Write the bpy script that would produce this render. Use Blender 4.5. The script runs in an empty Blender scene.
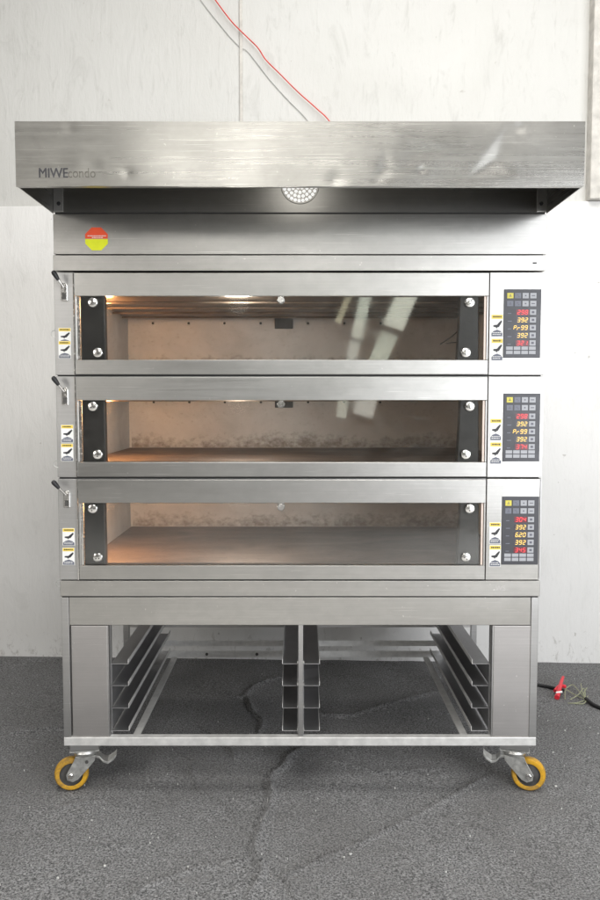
import bpy, bmesh, math, random
from mathutils import Vector, Matrix
random.seed(7)
R = math.radians
scene = bpy.context.scene
COL = scene.collection

# ------------------------------------------------------------------ camera constants (photo measured in a 600 x 900 frame)
F = 783.0; TH = math.atan(50/783.0); CY = -2.7; CZ = 1.413
ct, st = math.cos(TH), math.sin(TH)
def at(px, py, Y=0.0):
    """point of the real plane y = Y seen at a measured spot: used once to survey the oven's dimensions"""
    u, v = px-300.0, py-450.0
    y = F*ct - v*st; z = -F*st - v*ct
    t = (Y-CY)/y
    return (u*t, Y, CZ+z*t)
def Z(py, Y=0.0): return at(300, py, Y)[2]
def X(px, py, Y=0.0): return at(px, py, Y)[0]
def ground(px, py):
    u, v = px-300.0, py-450.0
    y = F*ct - v*st; z = -F*st - v*ct
    t = -CZ/z
    return (u*t, CY+y*t)

# ------------------------------------------------------------------ node helpers
class N:
    def __init__(s, name):
        s.m = bpy.data.materials.new(name); s.m.use_nodes = True
        s.t = s.m.node_tree; s.t.nodes.clear()
        s.out = s.n('ShaderNodeOutputMaterial')
    def n(s, typ, **kw):
        nd = s.t.nodes.new(typ)
        for k, v in kw.items():
            if hasattr(nd, k): setattr(nd, k, v)
            else: nd.inputs[k.replace('_', ' ')].default_value = v
        return nd
    def l(s, a, b): s.t.links.new(a, b)
    def coord(s, scale=(1,1,1), rot=(0,0,0), kind='Object'):
        tc = s.n('ShaderNodeTexCoord'); mp = s.n('ShaderNodeMapping')
        mp.inputs['Scale'].default_value = scale; mp.inputs['Rotation'].default_value = rot
        s.l(tc.outputs[kind], mp.inputs[0]); return mp.outputs[0]
    def noise(s, scale, detail=4, rough=.55, vec=None, dist=0):
        nd = s.n('ShaderNodeTexNoise'); nd.inputs['Scale'].default_value = scale
        nd.inputs['Detail'].default_value = detail; nd.inputs['Roughness'].default_value = rough
        nd.inputs['Distortion'].default_value = dist
        if vec: s.l(vec, nd.inputs['Vector'])
        return nd.outputs['Fac']
    def ramp(s, fac, stops):
        r = s.n('ShaderNodeValToRGB'); el = r.color_ramp.elements
        while len(el) < len(stops): el.new(.5)
        for e, (p, c) in zip(el, stops):
            e.position = p
            e.color = (c, c, c, 1) if isinstance(c, (int, float)) else (*c, 1)
        s.l(fac, r.inputs[0]); return r.outputs[0]
    def rng(s, v, a, b, c, d):
        m = s.n('ShaderNodeMapRange'); m.inputs[1].default_value = a; m.inputs[2].default_value = b
        m.inputs[3].default_value = c; m.inputs[4].default_value = d
        s.l(v, m.inputs[0]); return m.outputs[0]
    def math(s, op, a, b):
        m = s.n('ShaderNodeMath', operation=op)
        for i, q in enumerate((a, b)):
            if isinstance(q, (int, float)): m.inputs[i].default_value = q
            else: s.l(q, m.inputs[i])
        return m.outputs[0]
    def mix(s, fac, a, b, mode='MIX'):
        m = s.n('ShaderNodeMix', data_type='RGBA', blend_type=mode)
        for i, q in ((0, fac), (6, a), (7, b)):
            if isinstance(q, (int, float)): m.inputs[i].default_value = q
            elif isinstance(q, tuple): m.inputs[i].default_value = (*q, 1)
            else: s.l(q, m.inputs[i])
        return m.outputs[2]
    def bump(s, h, strength, dist):
        b = s.n('ShaderNodeBump'); b.inputs['Strength'].default_value = strength
        b.inputs['Distance'].default_value = dist; s.l(h, b.inputs['Height']); return b.outputs[0]
    def pbr(s, **kw):
        p = s.n('ShaderNodeBsdfPrincipled')
        for k, v in kw.items():
            k = k.replace('_', ' ')
            if isinstance(v, (int, float)): p.inputs[k].default_value = v
            elif isinstance(v, tuple): p.inputs[k].default_value = (*v, 1) if len(v) == 3 and k != 'Normal' else v
            else: s.l(v, p.inputs[k])
        s.l(p.outputs[0], s.out.inputs[0]); return p

def steel(name, col=(.52,.51,.49), rough=(.24,.38), aniso=.65, grain=1.0, dirt=.5):
    k = N(name)
    g = k.noise(3, 5, .7, k.coord((1.2, 1.2, 260)))                            # horizontal brushing
    g2 = k.noise(3, 3, .6, k.coord((.5, .5, 60)))
    sm = k.noise(2.6, 3, .5, k.coord((1, 1, 1.6)), .4)                          # cloudy wiping marks
    fine = k.noise(22, 5, .6, k.coord((1, 1, 1.5)), .3)
    s1 = k.noise(1.0, 2, .4, k.coord((4, 4, 420), (0, .62, 0)), .15)            # two directions of long scratches
    s2 = k.noise(1.0, 2, .4, k.coord((5, 5, 380), (0, -.38, 0)), .15)
    dots = k.noise(95, 2, .4, k.coord())
    base = k.mix(k.rng(sm, .35, .65, 0, dirt), col, tuple(c*.72 for c in col))
    base = k.mix(k.rng(fine, .40, .68, 0, dirt*.8), base, tuple(c*.74 for c in col))
    base = k.mix(k.rng(g, .3, .7, 0, .30*grain), base, tuple(c*.6 for c in col))
    base = k.mix(k.rng(g2, .3, .7, 0, .32*grain), base, tuple(c*.66 for c in col))
    sc = k.math('MAXIMUM', k.rng(s1, .70, .74, 0, .5), k.rng(s2, .71, .75, 0, .5))
    base = k.mix(sc, base, tuple(min(1, c*1.5) for c in col))
    base = k.mix(k.rng(dots, .74, .79, 0, .55), base, tuple(min(1, c*1.5) for c in col))
    rs = k.noise(2.2, 1, .4, k.coord((1,1,2))); mid = (rough[0]+rough[1])/2
    r = k.math('ADD', k.rng(rs, .3, .7, mid-.02, mid+.03), k.rng(g2, .3, .7, -.02, .03))
    tg = k.n('ShaderNodeCombineXYZ'); tg.inputs[0].default_value = 1
    lo = k.noise(1.7, 1, .4, k.coord((1, 1, 2.2)))
    h = k.math('ADD', k.math('MULTIPLY', g, .015*grain), k.math('MULTIPLY', lo, .5))
    k.pbr(Base_Color=base, Metallic=1.0, Roughness=r, Anisotropic=aniso, Tangent=tg.outputs[0], Normal=k.bump(h, .5, .018))
    return k.m

def simple(name, col, rough=.5, metal=0., var=.15, nscale=30, bump=0.0, emit=0, ecol=None, spec=.5):
    k = N(name); v = k.coord()
    n = k.noise(nscale, 5, .6, v)
    base = k.mix(k.rng(n, .3, .7, 0, 1), tuple(c*(1-var) for c in col), tuple(min(1, c*(1+var)) for c in col))
    kw = dict(Base_Color=base, Roughness=k.rng(n, .3, .7, max(0, rough-.06), min(1, rough+.08)), Metallic=metal)
    if bump: kw['Normal'] = k.bump(n, .6, bump)
    p = k.pbr(**kw); p.inputs['Specular IOR Level'].default_value = spec
    if emit:
        p.inputs['Emission Color'].default_value = (*(ecol or col), 1); p.inputs['Emission Strength'].default_value = emit
    return k.m

M = {}
M['steel'] = steel('brushed_steel')
M['steel_hood'] = steel('worn_hood_steel', (.42,.41,.385), (.22,.34), .6, .8, .8)
M['steel_stand'] = steel('stand_steel', (.56,.555,.55), (.32,.5), .4, .8, .25)
M['steel_panel'] = steel('matt_panel_steel', (.55,.53,.52), (.42,.55), .3, .6, .15)
M['rail'] = steel('rail_steel', (.58,.58,.59), (.38,.52), .3, .6, .3)
M['bar'] = simple('lit_bar_metal', (.74,.735,.72), .45, .55, .12, 30)  # light catching the bars and rail lips is put into this paler colour
M['zinc'] = simple('zinc_plated', (.60,.60,.58), .36, .8, .35, 38, .001)
M['chrome'] = simple('screw_metal', (.75,.74,.72), .22, 1.0, .15, 90)
M['black'] = simple('black_plastic', (.016,.016,.018), .42, 0, .3, 25)
M['seam'] = simple('dark_gap', (.02,.02,.02), .7, 0, .2, 25)
M['rubber'] = simple('black_seal', (.008,.008,.009), .4, 0, .3, 20, .002)
def tyre_mat():
    k = N('yellow_polyurethane'); v = k.coord(); n = k.noise(26, 6, .7, v, .8); n2 = k.noise(110, 4, .7, v)
    base = k.mix(k.rng(n, .40, .64, 0, .85), (.66,.36,.02), (.26,.16,.05)); base = k.mix(k.rng(n2, .58, .7, 0, .5), base, (.12,.09,.05))
    k.pbr(Base_Color=base, Roughness=k.rng(n, .3, .7, .35, .7), Normal=k.bump(n2, .5, .002)); return k.m
M['yellow_wheel'] = tyre_mat()
M['hub'] = simple('dark_hub', (.07,.068,.065), .5, 0, .3, 40)
M['door_edge'] = simple('door_edge_strip', (.62,.52,.46), .4, .3, .1, 40)
M['panel_grey'] = simple('control_foil_grey', (.042,.043,.052), .35, 0, .05, 40)
M['key_white'] = simple('key_white', (.36,.37,.40), .4, 0, .03, 60)
M['key_pale'] = simple('key_lilac', (.15,.16,.20), .4, 0, .03, 60)
M['key_yellow'] = simple('key_yellow', (.62,.55,.08), .4, 0, .03, 60)
M['mark'] = simple('key_mark', (.10,.10,.13), .4)
M['glow_red'] = simple('red_digits', (.8,.05,.06), .4, emit=.75, ecol=(1,.07,.07))
M['glow_amber'] = simple('amber_digits', (.85,.55,.1), .4, emit=.8, ecol=(1,.62,.16))
M['win_red'] = simple('display_window_red', (.14,.02,.03), .25)
M['win_dark'] = simple('display_window_grey', (.05,.045,.06), .25)
M['white'] = simple('sticker_white', (.80,.80,.78), .45, 0, .04)
M['st_yellow'] = simple('sticker_yellow', (.80,.60,.10), .45, 0, .08)
M['st_red'] = simple('sticker_red', (.80,.09,.03), .45, 0, .05)
M['st_lime'] = simple('sticker_lime_yellow', (.78,.83,.02), .45, 0, .05)
M['st_grey'] = simple('sticker_slate', (.12,.13,.17), .45, 0, .08)
M['ink'] = simple('ink', (.03,.03,.035), .5)
M['ink_worn'] = simple('worn_ink', (.12,.115,.10), .5, .4, .4, 160)
M['lamp'] = simple('warm_bulb', (1,.7,.4), .4, emit=14, ecol=(1,.50,.18))
M['vent_white'] = simple('lit_vent_hole', (.8,.8,.8), .5, emit=.5, ecol=(1,1,1))
M['cable_black'] = simple('black_cable', (.012,.012,.013), .45)
M['cable_red'] = simple('red_cable', (.62,.05,.035), .4)
M['cable_and_shadow_grey'] = simple('grey_cable_and_shadow', (.40,.40,.39), .5)
M['plug_red'] = simple('red_plug', (.75,.03,.05), .35)
M['strand'] = simple('bare_wire_ends', (.30,.31,.20), .5, 0, .35, 120)
M['fleck'] = simple('pale_litter', (.6,.6,.58), .7)
M['wood'] = simple('pale_board', (.62,.50,.30), .6, 0, .25, 6)
M['wood_green'] = simple('pale_green_board', (.55,.62,.42), .6, 0, .25, 6)
M['pillar'] = simple('bare_plaster', (.54,.52,.485), .8, 0, .18, 22, .004)

# chamber lining: dull galvanised sheet with burnt-on stains low down
def lining():
    k = N('chamber_lining'); v = k.coord()
    sm = k.noise(5, 6, .65, v, .5); fn = k.noise(60, 5, .7, k.coord((1,1,1.6)))
    base = k.mix(k.rng(sm, .3, .7, 0, 1), (.66,.655,.635), (.52,.505,.485))
    base = k.mix(k.rng(fn, .58, .70, 0, .35), base, (.20,.14,.09))
    k.pbr(Base_Color=base, Metallic=.15, Roughness=k.rng(sm, .3, .7, .45, .62), Normal=k.bump(sm, .3, .01))
    return k.m
M['lining'] = lining()
def stain():
    k = N('burnt_residue'); v = k.coord()
    sm = k.noise(5, 6, .65, v, .5)
    base = k.mix(k.rng(sm, .3, .7, 0, 1), (.66,.655,.635), (.52,.505,.485))
    a = k.noise(30, 6, .75, k.coord((1,1,1.3))); b = k.noise(4.5, 3, .6, v)
    sep = k.n('ShaderNodeSeparateXYZ'); k.l(k.coord(kind='Generated'), sep.inputs[0])
    up = k.math('MULTIPLY', k.math('POWER', sep.outputs[2], 1.3), -.42)
    f = k.math('ADD', k.math('ADD', a, k.math('MULTIPLY', b, .5)), up)
    base = k.mix(k.rng(f, .54, .84, 0, .75), base, (.13,.095,.07))
    k.pbr(Base_Color=base, Metallic=.15, Roughness=.55, Normal=k.bump(sm, .3, .01)); return k.m
M['stain'] = stain()
def stone():
    k = N('baking_stone'); v = k.coord()
    a = k.noise(3.0, 6, .65, k.coord((1,2.2,1)), .6); b = k.noise(120, 4, .7, v); c = k.noise(14, 5, .65, k.coord((.6, 2, 1)))
    base = k.mix(k.rng(a, .3, .7, 0, 1), (.20,.15,.12), (.08,.058,.046))
    base = k.mix(k.rng(b, .55, .7, 0, .4), base, (.32,.26,.22))
    base = k.mix(k.rng(c, .6, .72, 0, .55), base, (.065,.05,.045))
    k.pbr(Base_Color=base, Roughness=.62, Normal=k.bump(b, .4, .002)); return k.m
M['stone'] = stone()
M['ceil'] = simple('scorched_ceiling_sheet', (.20,.155,.12), .38, .7, .35, 9, .003)

def glass():
    k = N('door_glass')
    tr = k.n('ShaderNodeBsdfTransparent'); tr.inputs[0].default_value = (.97,.97,.96,1)
    gl = k.n('ShaderNodeBsdfGlossy'); gl.inputs[0].default_value = (1,1,1,1)
    sm = k.noise(7, 5, .65, k.coord((1,1,1.4)), 1.0); wp = k.noise(16, 4, .7, k.coord((.5,1,3), (0,.6,0)), .6)
    k.l(k.rng(sm, .35, .7, .02, .07), gl.inputs['Roughness'])
    k.l(k.bump(k.noise(2.2, 1, .5, k.coord()), .25, .004), gl.inputs['Normal'])
    fr = k.n('ShaderNodeFresnel'); fr.inputs[0].default_value = 1.5
    ms = k.n('ShaderNodeMixShader'); k.l(k.math('MULTIPLY', fr.outputs[0], 1.6), ms.inputs[0])
    k.l(tr.outputs[0], ms.inputs[1]); k.l(gl.outputs[0], ms.inputs[2])
    df = k.n('ShaderNodeBsdfDiffuse'); df.inputs[0].default_value = (.6,.58,.54,1)      # film of grease and dust
    m2 = k.n('ShaderNodeMixShader'); k.l(k.math('ADD', k.rng(sm, .45, .75, .001, .025), k.rng(wp, .6, .75, 0, .05)), m2.inputs[0])
    k.l(ms.outputs[0], m2.inputs[1]); k.l(df.outputs[0], m2.inputs[2]); k.l(m2.outputs[0], k.out.inputs[0])
    return k.m
M['glass'] = glass()

def wallmat(name, col, dark, stainy=.3, streak=.3):
    k = N(name); v = k.coord()
    big = k.noise(1.3, 5, .6, v, .5); mid = k.noise(7, 6, .7, k.coord((1,1,.45)), .8)
    brush = k.noise(9, 5, .7, k.coord((2.6,2.6,.5), (0,.25,0)), .6); spots = k.noise(26, 3, .5, v)
    base = k.mix(k.rng(big, .35, .7, 0, .55), col, dark)
    base = k.mix(k.rng(mid, .56, .72, 0, stainy), base, tuple(c*.80 for c in dark))
    base = k.mix(k.rng(brush, .58, .70, 0, streak), base, tuple(c*.84 for c in dark))
    base = k.mix(k.rng(spots, .735, .76, 0, .55), base, (.38,.36,.33))
    sz = k.n('ShaderNodeSeparateXYZ'); k.l(v, sz.inputs[0])                 # splashes and scuffs along the foot of the wall
    sc = k.noise(17, 6, .75, k.coord((1.6,1.6,.8)), .6)
    base = k.mix(k.rng(k.math('ADD', sc, k.math('MULTIPLY', sz.outputs[2], -.55)), .52, .64, 0, .55), base, (.33,.31,.28))
    hh = k.math('ADD', k.math('MULTIPLY', mid, .6), k.math('MULTIPLY', brush, .6))
    k.pbr(Base_Color=base, Roughness=.7, Normal=k.bump(hh, .35, .02)); return k.m
M['wall_up'] = wallmat('upper_wall_paint', (.57,.568,.55), (.51,.505,.48), .5, .55)
M['wall_low'] = wallmat('lower_wall_paint', (.78,.775,.765), (.70,.695,.675), .3, .22)

def carpet():
    k = N('grey_felt_carpet'); v = k.coord()
    f1 = k.noise(150, 3, .8, v); f2 = k.noise(60, 4, .75, v); f3 = k.noise(2.2, 5, .6, v, .4); f4 = k.noise(14, 5, .65, v)
    base = k.mix(k.rng(f1, .40, .60, 0, 1), (.020,.021,.022), (.39,.39,.395))
    base = k.mix(k.rng(f2, .38, .66, 0, .5), base, (.080,.081,.084))
    base = k.mix(k.rng(f3, .35, .68, 0, .42), base, (.085,.080,.076))
    base = k.mix(k.rng(f4, .56, .72, 0, .4), base, (.19,.185,.18))
    f5 = k.noise(5.5, 6, .7, k.coord((1,1.5,1)), 1.2); base = k.mix(k.rng(f5, .58, .72, 0, .4), base, (.045,.043,.042))
    vo = k.n('ShaderNodeTexVoronoi'); vo.inputs['Scale'].default_value = 26; k.l(v, vo.inputs[0])
    base = k.mix(k.rng(vo.outputs['Distance'], .03, .06, .4, 0), base, (.30,.30,.29))
    h = k.math('ADD', k.math('MULTIPLY', f1, .5), f2)
    p = k.pbr(Base_Color=base, Roughness=.95, Normal=k.bump(h, 1.0, .010)); p.inputs['Specular IOR Level'].default_value = .15
    p.inputs['Sheen Weight'].default_value = .15
    return k.m
M['carpet'] = carpet()

# ------------------------------------------------------------------ object helpers
def link(name, bm, mats, parent=None, smooth=False, bevel=0.0, bang=35):
    me = bpy.data.meshes.new(name); bm.normal_update(); bm.to_mesh(me); bm.free()
    if not isinstance(mats, (list, tuple)): mats = [mats]
    for m in mats: me.materials.append(m)
    if smooth:
        for p in me.polygons: p.use_smooth = True
        me.set_sharp_from_angle(angle=R(40))
    o = bpy.data.objects.new(name, me); COL.objects.link(o)
    if parent is not None: o.parent = parent
    if bevel:
        b = o.modifiers.new('bevel', 'BEVEL'); b.width = bevel; b.segments = 2; b.limit_method = 'ANGLE'; b.angle_limit = R(bang)
        b.harden_normals = False
    return o
def box(bm, x0, x1, y0, y1, z0, z1, mi=0):
    vs = [bm.verts.new((x, y, z)) for x in (x0, x1) for y in (y0, y1) for z in (z0, z1)]
    for q in ((0,1,3,2), (4,6,7,5), (0,4,5,1), (2,3,7,6), (0,2,6,4), (1,5,7,3)):
        f = bm.faces.new([vs[i] for i in q]); f.material_index = mi
    return vs
def bx(name, ext, mat, parent=None, bevel=0.0):
    bm = bmesh.new(); box(bm, *ext); bmesh.ops.recalc_face_normals(bm, faces=bm.faces)
    return link(name, bm, mat, parent, bevel=bevel)
def boxes(name, exts, mat, parent=None, bevel=0.0):
    bm = bmesh.new()
    for e in exts: box(bm, *e)
    bmesh.ops.recalc_face_normals(bm, faces=bm.faces)
    return link(name, bm, mat, parent, bevel=bevel)
def lathe(bm, prof, c, axis=(0,1,0), seg=40, mi=0, closed=True):
    """prof: list of (radius, along-axis)"""
    a = Vector(axis).normalized(); u = a.orthogonal().normalized(); w = a.cross(u); c = Vector(c)
    rings = []
    for r, h in prof:
        if r < 1e-6: rings.append([bm.verts.new(c+a*h)])
        else: rings.append([bm.verts.new(c+a*h+(u*math.cos(2*math.pi*i/seg)+w*math.sin(2*math.pi*i/seg))*r) for i in range(seg)])
    for A, B in zip(rings, rings[1:]):
        for i in range(seg):
            j = (i+1) % seg
            if len(A) == 1 and len(B) == 1: continue
            if len(A) == 1: f = bm.faces.new([A[0], B[j], B[i]])
            elif len(B) == 1: f = bm.faces.new([A[i], A[j], B[0]])
            else: f = bm.faces.new([A[i], A[j], B[j], B[i]])
            f.material_index = mi
def smooth_path(pts, n=8):
    P = [Vector(p) for p in pts]; out = []
    for i in range(len(P)-1):
        p0 = P[max(0, i-1)]; p1 = P[i]; p2 = P[i+1]; p3 = P[min(len(P)-1, i+2)]
        for k in range(n):
            t = k/n
            out.append(.5*((2*p1)+(-p0+p2)*t+(2*p0-5*p1+4*p2-p3)*t*t+(-p0+3*p1-3*p2+p3)*t**3))
    out.append(P[-1]); return out
def tube(bm, pts, r, seg=8, n=8, mi=0):
    P = smooth_path(pts, n) if n > 1 else [Vector(p) for p in pts]
    rings = []; up = None
    for i, p in enumerate(P):
        d = (P[min(i+1, len(P)-1)]-P[max(i-1, 0)]).normalized()
        if up is None: up = d.orthogonal().normalized()
        up = (up-d*up.dot(d)).normalized(); w = d.cross(up)
        rr = r(i/(len(P)-1)) if callable(r) else r
        rings.append([bm.verts.new(p+(up*math.cos(2*math.pi*k/seg)+w*math.sin(2*math.pi*k/seg))*rr) for k in range(seg)])
    for A, B in zip(rings, rings[1:]):
        for k in range(seg):
            f = bm.faces.new([A[k], A[(k+1)%seg], B[(k+1)%seg], B[k]]); f.material_index = mi
    bm.faces.new(rings[0][::-1]).material_index = mi; bm.faces.new(rings[-1]).material_index = mi
def prism(bm, poly, y0, y1, mi=0):
    """polygon in x,z pushed from y0 to y1"""
    a = [bm.verts.new((x, y0, z)) for x, z in poly]; b = [bm.verts.new((x, y1, z)) for x, z in poly]
    bm.faces.new(a).material_index = mi; bm.faces.new(b[::-1]).material_index = mi
    for i in range(len(poly)):
        j = (i+1) % len(poly)
        bm.faces.new([a[j], a[i], b[i], b[j]]).material_index = mi
def text_mesh(name, body, size, loc, mat, parent, bold=0.0, thick=.0006, xs=1.0):
    cu = bpy.data.curves.new(name, 'FONT'); cu.body = body; cu.size = size; cu.extrude = thick; cu.offset = bold
    cu.resolution_u = 4
    t = bpy.data.objects.new(name, cu); COL.objects.link(t)
    dg = bpy.context.evaluated_depsgraph_get(); dg.update()
    me = bpy.data.meshes.new_from_object(t.evaluated_get(dg)); bpy.data.objects.remove(t)
    me.transform(Matrix.Translation(loc) @ Matrix.Rotation(R(90), 4, 'X') @ Matrix.Diagonal((xs, 1, 1, 1)))
    me.materials.clear(); me.materials.append(mat)
    o = bpy.data.objects.new(name, me); COL.objects.link(o); o.parent = parent; return o
def tag(o, label=None, cat=None, group=None, kind=None):
    for k, v in (('label', label), ('category', cat), ('group', group), ('kind', kind)):
        if v: o[k] = v
    return o

# ------------------------------------------------------------------ setting: wall and floor
WY = lambda x: 1.515 - .0355*x                 # the wall stands slightly askew of the oven
def wall_box(name, x0, x1, z0, z1, proud, thick, mat, bevel=0):
    bm = bmesh.new(); vs = []
    for x in (x0, x1):
        for dy in (-proud, -proud+thick):
            for z in (z0, z1): vs.append(bm.verts.new((x, WY(x)+dy, z)))
    for q in ((0,1,3,2), (4,6,7,5), (0,4,5,1), (2,3,7,6), (0,2,6,4), (1,5,7,3)): bm.faces.new([vs[i] for i in q])
    bmesh.ops.recalc_face_normals(bm, faces=bm.faces)
    return link(name, bm, mat, bevel=bevel)
zl = Z(205, 1.515)
tag(wall_box('wall', -5, 5, zl-.05, 4.6, 0, .1, M['wall_up']), kind='structure')
tag(wall_box('wall_lining', -5, 5, -.05, zl, .028, .12, M['wall_low'], .003), kind='structure')
xs_ = X(241, 60, 1.515)
tag(wall_box('joint_strip', xs_-.008, xs_+.008, zl+.002, 4.6, .010, .02, M['pillar'], .002), 'narrow raised joint strip running down the upper wall left of the red cable', 'strip')
xp = X(586, 60, 1.5)
tag(wall_box('pillar', xp, xp+.30, zl+.002, 4.6, .07, .2, M['pillar'], .006), 'rough beige plaster pillar at the right edge of the upper wall', 'pillar')

def folds():
    L = [  # measured fold lines of the carpet, height, width
        ([(300,748),(288,758),(284,766),(270,778),(271,800),(260,830),(254,852),(262,872),(246,899)], .024, .022),
        ([(262,862),(285,880),(296,905)], .011, .014),
        ([(254,856),(210,866),(185,872),(150,886),(120,905)], .011, .018),
        ([(280,876),(340,852),(400,824),(450,797),(496,772)], .013, .016),
        ([(192,755),(195,785),(228,806),(240,828),(262,832)], .009, .013),
        ([(218,690),(240,698),(258,684),(290,676)], .015, .020),
        ([(246,694),(252,712),(262,722),(258,735)], .016, .018),
        ([(305,712),(345,716),(385,706),(440,690)], .014, .022),
        ([(200,727),(225,745),(236,760)], .012, .02),
        ([(0,735),(60,728),(120,740)], .006, .03),
        ([(560,690),(600,686)], .006, .03),
        ([(330,760),(380,772),(440,768)], .006, .03),
        ([(30,820),(90,800),(150,815)], .004, .03),
    ]
    out = []
    for pts, a, w in L:
        P = smooth_path([(*ground(*p), 0) for p in pts], 6)
        out.append((P, a, w))
    return out
FO = folds()
def floor_h(x, y):
    h = 0
    for P, a, w in FO:
        best = 9; side = 0; tt = 0
        for i in range(len(P)-1):
            ax, ay = P[i].x, P[i].y; dx, dy = P[i+1].x-ax, P[i+1].y-ay
            L2 = dx*dx+dy*dy
            if L2 < 1e-12: continue
            t = max(0, min(1, ((x-ax)*dx+(y-ay)*dy)/L2))
            ex, ey = x-ax-dx*t, y-ay-dy*t; d = ex*ex+ey*ey
            if d < best: best = d; side = dx*ey-dy*ex; tt = (i+t)/(len(P)-1)
        if best < .03:
            r_ = math.sqrt(best); steep = (side < 0) if P[0].y > P[-1].y else (side > 0)
            wv = 1+.45*MN.noise(Vector((x*9, y*9, 7))); e = min(1, 6*tt+.15)*min(1, 6*(1-tt)+.15)
            d = r_/(w*wv*.75) * (2.6 if steep else 1.0)          # one flank steep, the other soft
            h += .85*a*wv*math.exp(-d*d)*e
            if steep: h -= .45*a*wv*math.exp(-((r_-w*.62)/(w*.34))**2)*e
    return h
def axis_pts(lo, a, b, hi, step):
    p = []; q = lo; n = 14
    for i in range(n): p.append(lo+(a-lo)*(i/n))
    k = int((b-a)/step); p += [a+(b-a)*i/k for i in range(k+1)]
    for i in range(1, n+1): p.append(b+(hi-b)*(i/n))
    return p
from mathutils import noise as MN
def make_floor():
    xs = axis_pts(-3.5, -1.75, 1.8, 3.5, .0085); ys = axis_pts(-1.3, -.75, 1.5, 1.75, .0085)
    verts = []; faces = []
    bb = []
    for P, a, w in FO: bb.append((min(p.x for p in P)-.15, max(p.x for p in P)+.15, min(p.y for p in P)-.15, max(p.y for p in P)+.15))
    for y in ys:
        for x in xs:
            h = 0
            if -1.75 < x < 1.8 and -.75 < y < 1.5:
                if any(b[0] < x < b[1] and b[2] < y < b[3] for b in bb): h = floor_h(x, y)
                h += .004*MN.noise(Vector((x*3, y*3, 0)))+.0022*MN.noise(Vector((x*11, y*11, 3)))
            verts.append((x, y, h))
    nx = len(xs)
    for j in range(len(ys)-1):
        for i in range(nx-1): faces.append((j*nx+i, j*nx+i+1, (j+1)*nx+i+1, (j+1)*nx+i))
    me = bpy.data.meshes.new('carpet'); me.from_pydata(verts, [], faces); me.materials.append(M['carpet'])
    for p in me.polygons: p.use_smooth = True
    o = bpy.data.objects.new('carpet', me); COL.objects.link(o); tag(o, kind='structure')
make_floor()
M['concrete'] = simple('pale_concrete', (.62,.61,.59), .6, 0, .15, 4, .004)
tag(bx('floor', (-8, 8, -9, 1.8, -.12, -.012), M['concrete']), kind='structure')

# ------------------------------------------------------------------ THE OVEN
W = .838
oven = bpy.data.objects.new('deck_oven', None); COL.objects.link(oven)
tag(oven, 'tall three-deck stainless steel bakery oven with overhanging hood on a wheeled open stand', 'oven')
DEPTH = .98

# --- hood
HY = -.346; zb, zt = Z(186.5, HY), Z(121.3, HY)
hood = bpy.data.objects.new('hood', None); COL.objects.link(hood); hood.parent = oven
def tri_dent(x, z, T, A):
    (x1, z1), (x2, z2), (x3, z3) = T
    d = (z2-z3)*(x1-x3)+(x3-x2)*(z1-z3)
    a = ((z2-z3)*(x-x3)+(x3-x2)*(z-z3))/d; b = ((z3-z1)*(x-x3)+(x1-x3)*(z-z3))/d; c = 1-a-b
    m = min(a, b, c)
    return A*min(1, m*3.4) if m > 0 else 0
def hp(px, py): p = at(px, py, HY); return (p[0], p[2])
TD = [([hp(508,121), hp(466,179), hp(518,177)], .0025), ([hp(383,144), hp(370,186), hp(403,174)], .0020), ([hp(392,126), hp(456,150), hp(398,178)], .0016),
      ([hp(503,124), hp(522,122), hp(532,184)], .0010)]
GD = [(*hp(127,172), .013, .0016), (*hp(423,169), .008, .0026), (*hp(60,163), .03, .0008), (*hp(92,165), .02, .0008), (*hp(520,127), .014, .0012),
      (*hp(300,186), .12, .003), (*hp(440,186), .10, .004), (*hp(195,150), .10, .003), (*hp(335,180), .02, .002), (*hp(70,128), .015, .0008), (*hp(240,135), .08, .002)]
def dent(x, z):
    d = sum(tri_dent(x, z, T, A) for T, A in TD)
    for gx, gz, r, A in GD: d += A*math.exp(-((x-gx)**2+(z-gz)**2)/(r*r))
    return d
def hood_front():
    bm = bmesh.new(); nx, nz = 300, 40; G = []
    for k in range(2):
        g = []
        for j in range(nz+1):
            row = []
            for i in range(nx+1):
                x = -W+2*W*i/nx; z = zb+(zt-zb)*j/nz
                d = dent(x, z); e = min(1, min(W-abs(x), .03)/.03)
                y = HY+d*e+.003*k
                if j == 0: z += .0012*math.sin(x*9)+.0016*MN.noise(Vector((x*14, 0, 0)))
                row.append(bm.verts.new((x, y, z)))
            g.append(row)
        G.append(g)
    for k in range(2):
        for j in range(nz):
            for i in range(nx):
                q = [G[k][j][i], G[k][j][i+1], G[k][j+1][i+1], G[k][j+1][i]]
                bm.faces.new(q if k == 0 else q[::-1])
    for i in range(nx):
        bm.faces.new([G[0][0][i+1], G[0][0][i], G[1][0][i], G[1][0][i+1]])
        bm.faces.new([G[0][nz][i], G[0][nz][i+1], G[1][nz][i+1], G[1][nz][i]])
    # smooth dents a touch
    for it in range(5):
        bmesh.ops.smooth_vert(bm, verts=[v for g in G for row in g[1:-1] for v in row[1:-1]], factor=.5, use_axis_y=True)
    return bm
link('front_panel', hood_front(), M['steel_hood'], hood, smooth=True)
sb = Z(213, 0)
bm = bmesh.new()
for s in (-1, 1):
    box(bm, min(s*W, s*(W-.003)), max(s*W, s*(W-.003)), HY+.0035, -.001, zb+.002, zt-.001)
box(bm, -W+.0035, W-.0035, HY+.0035, .5, zt-.004, zt-.001)
box(bm, -W+.0035, W-.0035, HY+.0035, HY+.022, zb+.0015, zb+.0045)       # folded lip
link('hood_shell', bm, M['steel_hood'], hood)
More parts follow.
